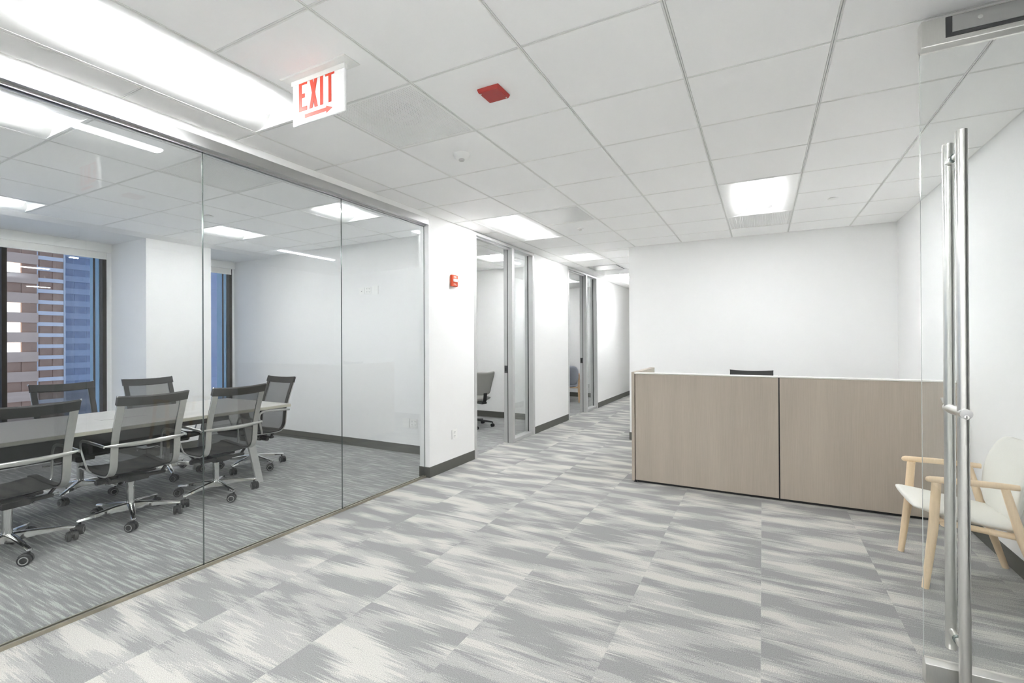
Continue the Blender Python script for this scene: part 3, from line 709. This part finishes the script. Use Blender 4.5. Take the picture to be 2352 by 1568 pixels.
# ------------------------------------------------------------------ mesh swivel chair
def mesh_chair(label, group, dz=0.0, rail='rail_alu'):
    """faces +y; origin on the floor under the column"""
    t = thing('conference_chair', label, 'chair', (0, 0, 0), 0, group)
    prof = spline([(0,-.362,.992), (0,-.322,.875), (0,-.280,.755), (0,-.252,.650), (0,-.243,.550), (0,-.232,.478), (0,-.195,.428), (0,-.13,.412), (0,.03,.416), (0,.17,.432), (0,.235,.434), (0,.268,.412)], 5)
    k = 30                                          # back part | seat part
    back, seat = prof[:k+1], prof[k:]
    def sheet(path, w, nm, m, dip):
        n = 9; mb = MB(); vs = []
        for off in (0.0, 0.004):
            for i, p in enumerate(path):
                d = (path[min(i+1, len(path)-1)]-path[max(i-1, 0)]).normalized(); nr = Vector((1,0,0)).cross(d)
                for j in range(n):
                    s = 2*j/(n-1)-1; q = p + nr*(off - dip*(1-s*s)) ; vs.append((s*w, q.y, q.z))
        R = len(path); fs = []
        for a in range(2):
            for i in range(R-1):
                for j in range(n-1):
                    o = a*R*n; fs.append((o+i*n+j, o+i*n+j+1, o+(i+1)*n+j+1, o+(i+1)*n+j))
        mb.add(vs[:R*n], fs[:(R-1)*(n-1)])
        return mb.build(nm, m, t, smooth='all')
    sheet(back, 0.195, 'backrest', 'back_mesh', 0.012)
    sheet(seat, 0.195, 'seat', 'seat_mesh', 0.014)
    for s in (-1, 1):
        pr = [p + Vector((s*0.207, 0, 0)) for p in prof[:-3]]
        nn = []
        for i, p in enumerate(pr):
            d = (pr[min(i+1, len(pr)-1)]-pr[max(i-1, 0)]).normalized(); nn.append(Vector((1,0,0)).cross(d))
        MB().strip([p + q*(-0.006) for p, q in zip(pr, nn)], (1,0,0), 0.046, 0.008).build('side_rail', rail, t, smooth=True)
        MB().strip([p + q*(0.004) for p, q in zip(pr, nn)], (1,0,0), 0.040, 0.008).build('edge_band', 'band_fabric', t, smooth=True)
    tb = [p for p in prof[:3]] + [(prof[2]+prof[3])*0.5]
    tb[0] = tb[0] + (tb[0]-tb[1])*0.2
    mb = MB(); rings = []
    for j in range(13):
        s = 2*j/12-1; x = s*0.234; dipx = -0.014*(1-s*s)
        ring = []
        for off, ps in ((0.013, tb), (-0.013, tb[::-1])):
            for i, p in enumerate(ps):
                d = (prof[1]-prof[0]).normalized(); nr = Vector((1,0,0)).cross(d)
                q = p + nr*(off+dipx); ring.append((x, q.y, q.z + 0.006*s*s))
        rings.append(ring)
    mb.loft(rings).build('top_band', 'band_fabric', t, smooth=True)
    for s in (-1, 1):
        MB().lathe([(0.002, -0.004), (0.008, -0.002), (0.008, 0.003), (0.002, 0.005)], (s*0.235, -0.368, 1.004), 10, 'x').build('corner_pin', 'chrome', t, smooth=True)
    cb = [(x*0.272, -0.258-0.040*(1-x*x), 0.640+0.006*x*x) for x in [i/10-1 for i in range(21)]]
    MB().tube(cb, [0.005+0.013*(1-(i/10-1)**2)**0.7 for i in range(21)], 10, 0.55).build('crossbar', rail, t, smooth=True)
    for s in (-1, 1):
        ap = spline([(s*.270,-.262,.645), (s*.273,-.12,.655), (s*.274,.02,.660), (s*.273,.085,.648), (s*.268,.105,.600), (s*.258,.085,.520), (s*.244,.060,.440), (s*.222,.045,.410)], 5)
        MB().tube(ap, 0.0115, 8, 0.55).build('armrest', rail, t, smooth=True)
    mech = MB().box(-0.07, 0.07, -0.13, 0.10, 0.325, 0.368).box(-0.19, 0.19, -0.125, -0.085, 0.338, 0.362).box(-0.19, 0.19, 0.02, 0.05, 0.340, 0.362).lathe([(0.03, 0.30), (0.045, 0.33), (0.045, 0.345)], n=14)
    for s in (-1, 1):
        for y in (-0.105, 0.035): mech.strip([(s*0.165, y, 0.352), (s*0.207, y, 0.404)], (0, 1, 0), 0.03, 0.012)
    mech.lathe([(0.019, -0.23), (0.022, -0.215), (0.019, -0.10)], (0, -0.02, 0.348), 12, 'x')
    mc = mech.build('tilt_mechanism', 'black_plastic', t, bevel=0.004)
    MB().tube([(0.05, 0.02, 0.328), (0.15, 0.02, 0.318), (0.23, 0.02, 0.318)], 0.0045, 8).build('lever', 'black_plastic', mc)
    MB().tube([(0.225, 0.02, 0.318), (0.27, 0.02, 0.320)], [0.007, 0.009], 10).build('lever_tip', 'chrome', mc, smooth=True)
    MB().lathe([(0.026, 0.10), (0.026, 0.31)], n=20).lathe([(0.036, 0.085), (0.034, 0.125), (0.026, 0.135)], n=20).build('gas_column', 'chrome', t, smooth=True)
    for i in range(5):
        a = 2*PI*i/5; R = Matrix.Rotation(a, 3, 'Z')
        rings = []
        for q, w, z0, z1 in ((0.02, 0.028, 0.086, 0.140), (0.10, 0.024, 0.092, 0.136), (0.22, 0.019, 0.092, 0.118), (0.318, 0.015, 0.086, 0.103), (0.328, 0.008, 0.087, 0.100)):
            rings.append([tuple(R @ Vector(v)) for v in ((q, -w, z0), (q, w, z0), (q, w*0.9, z1-0.006), (q, w*0.35, z1), (q, -w*0.35, z1), (q, -w*0.9, z1-0.006))])
        MB().loft(rings).build('base_spoke', 'chrome', t, smooth=True)
        c = R @ Vector((0.308, 0, 0)); sw = a + 0.9 + 0.8*i        # casters swivel freely
        RR = Matrix.Rotation(sw, 3, 'Z'); wc = c + RR @ Vector((-0.016, 0, 0.034))
        cm = MB(); rim = MB()
        cm.tube([(c.x, c.y, 0.085), (c.x, c.y, 0.05)], 0.008, 8)
        def disc(mb, prof2):
            ax = RR @ Vector((0, 1, 0)); e1 = RR @ Vector((1, 0, 0)); rings2 = []
            for r_, h_ in prof2: rings2.append([tuple(wc + ax*h_ + (e1*math.cos(2*PI*j/18) + Vector((0,0,1))*math.sin(2*PI*j/18))*r_) for j in range(18)])
            mb.loft(rings2)
        for s in (-1, 1):
            disc(cm, [(0.025, s*0.007), (0.034, s*0.009), (0.034, s*0.026), (0.028, s*0.030), (0.002, s*0.030)])
            disc(rim, [(0.025, s*0.0292), (0.025, s*0.0312), (0.019, s*0.0315), (0.019, s*0.0292)])
        disc(cm, [(0.014, -0.007), (0.014, 0.007)])
        hd = []
        for j in range(9):
            aa = PI*0.15 + PI*0.7*j/8; e1 = RR @ Vector((1, 0, 0)); hd.append(tuple(wc + (e1*math.cos(aa)+Vector((0,0,1))*math.sin(aa))*0.037))
        cm.strip(hd, RR @ Vector((0, 1, 0)), 0.016, 0.004)
        cs = cm.build('caster', 'rubber', t, smooth=True); rim.build('wheel_rim', 'chrome', cs, smooth=True)
    return t
BASE = ('base_spoke', 'caster')
def place_chair(src, loc, rz, base_rot, label, dz=0.0, first=False):
    c = src if first else copy_tree(src)
    c.location = loc; c.rotation_euler.z = rz; c['label'] = label
    for ch in c.children:
        nm = ch.name.split('.')[0]
        if nm in BASE: ch.rotation_euler.z = base_rot - rz
        elif nm != 'gas_column': ch.location.z = dz
    return c
CG = 'mesh swivel chairs around the conference table'
ch0 = mesh_chair('', CG)
place_chair(ch0, (-1.615, -0.655, 0), PI/2+0.05, math.radians(2), 'black mesh swivel chair nearest the left edge, seen from behind', first=True)
place_chair(ch0, (-1.615, 0.030, 0), PI/2, math.radians(-20), 'black mesh swivel chair seen from behind, middle of the near row')
place_chair(ch0, (-1.610, 0.685, 0), PI/2, math.radians(-5), 'black mesh swivel chair seen from behind, behind the glass joint')
place_chair(ch0, (-2.725, 0.125, 0), -PI/2, math.radians(30), 'black mesh chair across the table in front of the wide window')
place_chair(ch0, (-2.725, 0.830, 0), -PI/2, math.radians(55), 'black mesh chair across the table in front of the pillar')
place_chair(ch0, (-2.235, 1.450, 0), PI, math.radians(2), 'black mesh chair at the head of the table by the end wall', dz=-0.022)
# receptionist's chair
dc = copy_tree(ch0); dc.name = 'desk_chair'; dc['group'] = 'reception seating'
place_chair(dc, (2.66, 3.50, 0), PI, 0.4, 'black chair behind the reception desk, only its top bar showing', dz=0.050, first=True)
dc.scale.x = 0.89
for c_ in dc.children:
    if c_.name.split('.')[0] in ('side_rail', 'crossbar', 'armrest'):
        c_.data = c_.data.copy(); c_.data.materials[0] = MATS['black_plastic']
    if c_.name.split('.')[0] == 'gas_column': c_.scale.z = 1.12
del dc['group']

# ------------------------------------------------------------------ conference table
TX0, TX1, TY0, TY1, TZ = -2.75, -1.60, -2.0, 1.47, 0.735
t = thing('conference_table', 'long pale conference table with angled blade legs', 'table', ((TX0+TX1)/2, (TY0+TY1)/2, 0))
tx, ty = -(TX0+TX1)/2, -(TY0+TY1)/2; hx, hy = (TX1-TX0)/2, (TY1-TY0)/2
poly = []
for sx, sy in ((1, -1), (1, 1), (-1, 1), (-1, -1)):
    poly.append((sx*(hx-0.02*(sy > 0)), sy*hy))
def slab(z0, z1, m, nm, inset=0.0):
    mb = MB().loft([[(x*(1-inset), y*(1-inset), z) for x, y in poly] for z in (z0, z1)])
    return mb.build(nm, m, t, bevel=0.002, seg=1)
slab(TZ-0.004, TZ, 'table_laminate', 'tabletop'); slab(TZ-0.030, TZ-0.004, 'table_edge', 'edge_band')
MB().box(-0.16, 0.16, -hy+0.5, hy-0.42, 0.60, TZ-0.031).build('under_beam', 'black_plastic', t)
MB().box(-0.13, 0.13, -hy+0.9, hy-0.9, 0.48, 0.60).build('cable_tray', 'black_plastic', t)
for y in (1.12+ty, TY0+0.35+ty):
    for s in (-1, 1):
        rings = []
        for x, z, w in ((0.545, 0.0, 0.070), (0.29, TZ-0.031, 0.085)):
            rings.append([(s*(x-0.014), y-w/2, z), (s*(x+0.014), y-w/2, z), (s*(x+0.014), y+w/2, z), (s*(x-0.014), y+w/2, z)])
        MB().loft(rings).build('leg', 'leg_grey', t, bevel=0.003, seg=1)
for y in (0.20+ty, -0.9+ty):
    MB().box(-0.06, 0.06, y-0.16, y+0.16, TZ-0.002, TZ+0.0015).build('power_lid', 'table_laminate', t, bevel=0.0006, seg=1)
    MB().box(0.061, 0.064, y-0.16, y+0.16, TZ-0.001, TZ+0.0008).build('lid_gap', 'slot_dark', t)

# ------------------------------------------------------------------ wooden armchair with fabric shell
def armchair(name, label, wood, fabric, seat_z=0.43):
    """faces +y, origin on the floor"""
    t = thing(name, label, 'armchair')
    for s in (-1, 1):
        MB().tube([(s*.262, .262, 0), (s*.255, .225, .33), (s*.252, .208, .592)], [.0165, .0225, .0215], 14).build('front_leg', wood, t, smooth=True)
        MB().tube([(s*.252, -.235, 0), (s*.245, -.135, .33), (s*.250, -.070, .592)], [.016, .0215, .018], 14).build('rear_leg', wood, t, smooth=True)
        MB().tube([(s*.256, .256, .605), (s*.256, .251, .605), (s*.256, .236, .606), (s*.256, .10, .607), (s*.252, -.05, .605), (s*.246, -.125, .602)], [.006, .013, .0175, .018, .017, .015], 14).build('armrest', wood, t, smooth=True)
        MB().tube([(s*.235, .225, .375), (s*.225, 0, .350), (s*.215, -.17, .330)], .0165, 12).build('seat_rail', wood, t, smooth=True)
    MB().tube([(-.25, -.145, .325), (.25, -.145, .325)], .015, 12).build('cross_rail', wood, t, smooth=True)
    MB().tube([(-.25, .18, .365), (.25, .18, .365)], .015, 12).build('cross_rail', wood, t, smooth=True)
    def pad(rows, nm):
        """rows: list of (centre y, centre z, half width, thickness, normal, cup)"""
        rings = []
        for y, z, w, th, nr, cup in rows:
            nr = Vector(nr).normalized(); ring = []
            n = 14
            for j in range(n):
                s = 2*j/(n-1)-1; e = (1-0.75*abs(s)**7)
                p = Vector((s*w, y, z)) + nr*(cup*s*s)
                ring.append(tuple(p + nr*(th/2*e)))
            for j in range(n-1, -1, -1):
                s = 2*j/(n-1)-1; e = (1-0.75*abs(s)**7)
                p = Vector((s*w, y, z)) + nr*(cup*s*s)
                ring.append(tuple(p - nr*(th/2*e)))
            rings.append(ring)
        return MB().loft(rings).build(nm, fabric, t, smooth='all', sub=1)
    u = (0, 0.06, 1)
    pad([(.302, seat_z+.002, .205, .014, u, .004), (.298, seat_z+.002, .230, .030, u, .006), (.272, seat_z-.002, .240, .046, u, .008), (.18, seat_z-.020, .240, .060, u, .008), (.04, seat_z-.045, .236, .064, u, .010),
         (-.10, seat_z-.066, .232, .062, u, .014), (-.18, seat_z-.074, .225, .050, u, .016), (-.195, seat_z-.074, .20, .012, u, .016)], 'seat')
    def bn(a): return (0, math.cos(a), math.sin(a))
    pad([(-.150, .375, .17, .012, bn(.28), .02), (-.155, .400, .21, .040, bn(.28), .035), (-.172, .47, .236, .050, bn(.25), .05), (-.190, .56, .246, .050, bn(.22), .060), (-.208, .65, .246, .048, bn(.20), .060),
         (-.226, .735, .228, .044, bn(.20), .050), (-.240, .790, .190, .034, bn(.20), .040), (-.247, .812, .14, .012, bn(.20), .03)], 'backrest')
    return t
a1 = armchair('lounge_armchair', 'pale wood armchair with off-white fabric seat beside the reception desk', 'wood_ash', 'fabric_white')
a1.location = (3.822, 1.800, 0); a1.rotation_euler.z = PI/2
a2 = armchair('guest_armchair', 'wooden armchair with grey fabric shell inside the farther office', 'wood_oak', 'fabric_grey')
a2.location = (-1.16, 8.30, 0); a2.rotation_euler.z = math.radians(20)

# grey task chair in the nearer office
t = thing('task_chair', 'grey upholstered swivel chair inside the nearer office', 'chair', (-1.36, 4.64, 0), math.radians(74))
def shell(rows, nm, m):
    rings = []
    for (y, z, w, th, nr, cup) in rows:
        nr = Vector(nr).normalized(); n = 12; ring = []
        for sg, rng in ((1, range(n)), (-1, range(n-1, -1, -1))):
            for j in rng:
                s = 2*j/(n-1)-1; e = 1-abs(s)**5
                ring.append(tuple(Vector((s*w, y, z)) + nr*(cup*s*s + sg*th/2*e)))
        rings.append(ring)
    return MB().loft(rings).build(nm, m, t, smooth='all', sub=1)
u = (0, 0, 1)
shell([(.24, .455, .14, .01, u, 0), (.225, .46, .22, .05, u, 0), (.08, .455, .245, .075, u, .01), (-.10, .45, .24, .075, u, .02), (-.2, .45, .20, .05, u, .02), (-.215, .45, .15, .01, u, .02)], 'seat', 'fabric_taupe')
f_ = lambda a: (0, math.cos(a), math.sin(a))
shell([(-.225, .52, .14, .01, f_(.2), .02), (-.232, .54, .20, .04, f_(.2), .06), (-.245, .62, .245, .05, f_(.2), .10), (-.275, .72, .25, .048, f_(.25), .10), (-.312, .82, .235, .042, f_(.25), .08), (-.335, .875, .20, .03, f_(.25), .06), (-.34, .892, .16, .008, f_(.25), .05)], 'backrest', 'fabric_taupe')
MB().box(-.05, .05, -.25, .05, .385, .415).strip([(0, -.20, .40), (0, -.255, .43), (0, -.27, .56)], (1, 0, 0), .07, .014).build('back_bracket', 'black_plastic', t, bevel=.004)
MB().lathe([(.022, .10), (.022, .39)], n=16).lathe([(.034, .09), (.034, .13)], n=16).build('gas_column', 'black_plastic', t, smooth=True)
for i in range(5):
    a = 2*PI*i/5+0.35; c, s = math.cos(a), math.sin(a)
    MB().tube([(c*.02, s*.02, .115), (c*.30, s*.30, .078)], [.019, .012], 8).build('base_spoke', 'black_plastic', t, smooth=True)
    MB().lathe([(.002, -.024), (.026, -.022), (.028, -.006), (.018, -.003), (.018, .003), (.028, .006), (.026, .022), (.002, .024)], (c*.30, s*.30, .028), 16, 'x').tube([(c*.30, s*.30, .08), (c*.30, s*.30, .04)], .008, 8).build('caster', 'rubber', t, smooth=True)
# desks of the offices
def office_desk(label, x0, x1, y0, y1):
    t = thing('office_desk', label, 'desk', ((x0+x1)/2, (y0+y1)/2, 0)); a, b = (x1-x0)/2, (y1-y0)/2
    MB().box(-a, a, -b, b, .71, .738).build('desktop', 'white_plastic', t, bevel=.002, seg=1)
    MB().box(-a+.05, a-.05, -b+.05, -b+.08, .62, .71).box(-a+.05, a-.05, b-.08, b-.05, .62, .71).build('under_frame', 'black_plastic', t)
    for sx in (-1, 1):
        for sy in (-1, 1): MB().box(sx*(a-.06)-.025, sx*(a-.06)+.025, sy*(b-.07)-.025, sy*(b-.07)+.025, 0, .71).build('leg', 'frame_alu', t)
office_desk('white desk inside the nearer office behind the grey swivel chair', -3.2, -1.80, 4.62, 5.36)
office_desk('white desk inside the farther office behind the armchair', -3.3, -1.80, 7.0, 8.1)

# ------------------------------------------------------------------ glass entrance door, standing open at a right angle to the right wall
DYD = 0.604; DXA, DXB = 3.336, 4.07
t = thing('door_3', 'open frameless glass entrance door with tall steel pull at the right edge', 'glass door', (DXA, DYD, 0), kind='structure'); dw = DXB-DXA
mb = MB().box(0, dw, -0.006, 0.006, 0.10, 2.54); mb.mi = [1, 1, 0, 1, 0, 1]
mb.build('glass_pane', ['glass_clear', 'glass_edge_light'], t)
def rail_prof(z0, z1, up):
    h = 0.024; c = 0.016
    if up: prof = [(-h, z0), (h, z0), (h, z1-c), (0.008, z1), (-0.008, z1), (-h, z1-c)]
    else:  prof = [(-0.008, z0), (0.008, z0), (h, z0+c), (h, z1), (-h, z1), (-h, z0+c)]
    return prof
def rail(z0, z1, up, nm):
    pr = rail_prof(z0, z1, up)
    return MB().loft([[(0.0, y, z) for y, z in pr], [(dw, y, z) for y, z in pr]]).build(nm, 'steel', t, bevel=0.0015, seg=1)
tr = rail(2.530, 2.650, False, 'top_rail'); rail(0.008, 0.105, True, 'bottom_rail')
MB().box(0.075, dw, -0.0255, -0.0235, 2.565, 2.645).build('lock_recess', 'slot_dark', tr)
MB().box(0.095, dw, -0.029, -0.0245, 2.580, 2.643).build('lock_plate', 'aluminium', tr, bevel=0.001, seg=1)
MB().lathe([(0.008, -0.0285), (0.008, -0.0315), (0.002, -0.0318)], (0.175, 0, 2.613), 16, 'y').build('screw', 'chrome', tr, smooth=True)
# ladder pulls: camera side and far side
HX = 0.105; so = 0.075
for sy, nm in ((-1, 'near'), (1, 'far')):
    MB().cyl((HX, sy*so, 0.03 if sy < 0 else 0.125), (HX, sy*so, 2.176), 0.0182, 32).build('pull_handle', 'steel', t, smooth=True)
for z in (2.095, 0.20):
    MB().cyl((HX, -so, z), (HX, so, z), 0.0125, 18).build('standoff', 'steel', t, smooth=True)
    MB().lathe([(0.013, -0.009), (0.016, -0.007), (0.016, 0.007), (0.013, 0.009)], (HX, 0, z), 18, 'y').build('standoff_washer', 'glass_edge', t, smooth=True)
lk = MB().cyl((HX, -so-0.030, 1.100), (HX, so+0.02, 1.100), 0.0190, 32).build('lock_cylinder', 'steel', t, smooth=True)
MB().lathe([(0.0192, -0.1045), (0.0192, -0.107), (0.017, -0.1075), (0.002, -0.1075)], (HX, 0, 1.100), 28, 'y').build('lock_face', 'aluminium', lk, smooth=True)
MB().lathe([(0.008, -0.107), (0.008, -0.110), (0.006, -0.1105), (0.001, -0.1105)], (HX, 0, 1.089), 18, 'y').build('key_core', 'chrome', lk, smooth=True)
MB().box(HX-0.0012, HX+0.0012, -0.1112, -0.110, 1.084, 1.094).build('keyhole', 'rubber', lk)
MB().tube([(HX-0.014, so+0.012, 1.118), (HX-0.020, so+0.014, 1.140)], [0.0045, 0.006], 10).build('thumb_turn', 'steel', lk, smooth=True)
# entrance frame in the right wall
mb = MB().box(XR-0.004, XR+0.124, 0.62, 0.66, 0, 2.66).box(XR-0.004, XR+0.124, -0.30, -0.26, 0, 2.66)
struct('trim_1', mb, 'frame_alu', 'aluminium jambs of the entrance opening in the right wall', 'door trim')

# ------------------------------------------------------------------ towers outside the windows
def tower(name, label, x, y0, y1, zlo, zhi, fh, wall_m, pane_m, nb, band, depth=14.0, pane_h=0.55, fins=(), lit=()):
    t = thing(name, label, 'building', (x, (y0+y1)/2, zlo)); h = (y1-y0)/2
    MB().box(-depth, -0.4, -h, h, 0, zhi-zlo).build('wall', wall_m, t)
    n = int((zhi-zlo)/fh)
    bme = bpy.data.meshes.new('spandrel'); b = MB().box(-0.4, 0.0, -h, h, 0, fh*(1-pane_h)); bme.from_pydata(b.v, [], b.f); bme.materials.append(MATS[band]); bme.update()
    pw = 2*h/nb
    pme = bpy.data.meshes.new('window_pane'); b = MB().box(-0.39, -0.25, -pw*0.46, pw*0.46, 0, fh*pane_h*0.98); bme2 = pme; pme.from_pydata(b.v, [], b.f); pme.materials.append(MATS[pane_m]); pme.update()
    for k in range(n):
        link('spandrel', bme, t, loc=(0, 0, k*fh))
        for j in range(nb):
            o = link('window_pane', pme, t, loc=(0, -h+pw*(j+0.5), k*fh+fh*(1-pane_h)))
            if (k, j) in lit:
                o.data = pme.copy(); o.data.materials[0] = MATS['pane_lit']
    for f_ in fins: MB().box(0.0, 0.35, f_-0.16-(y0+y1)/2, f_+0.16-(y0+y1)/2, 0, zhi-zlo).build('fin', 'fin_white', t)
    MB().box(-depth, 0, -h, h, zhi-zlo, zhi-zlo+0.6).build('roof', 'roof_dark', t)
    return t
tower('concrete_tower', 'tan concrete building seen at the left of the wide window', -80, 16.2, 23.9, -26.0, 30.0, 2.5, 'concrete_tan', 'pane_brown', 5, 'concrete_tan', pane_h=0.5,
      lit=((10, 3), (11, 3), (12, 3), (14, 3)))
tower('banded_tower', 'brown tower with pale horizontal bands in the wide window', -170, 44.0, 57.6, -60.0, 70.0, 3.0, 'pane_brown', 'pane_brown', 5, 'band_pale', pane_h=0.66, fins=(51.6, 57.3))
tower('glass_tower', 'blue glass tower at the right of the wide window', -175, 58.6, 75.0, -60.0, 70.0, 3.6, 'band_blue', 'pane_blue', 6, 'band_blue', pane_h=0.55, fins=(58.9, 66.2))
tower('slate_tower', 'plain slate-blue tower filling the narrow window', -150, 78.0, 110.0, -60.0, 70.0, 6.0, 'pane_slate', 'pane_slate', 6, 'pane_slate', pane_h=0.6)
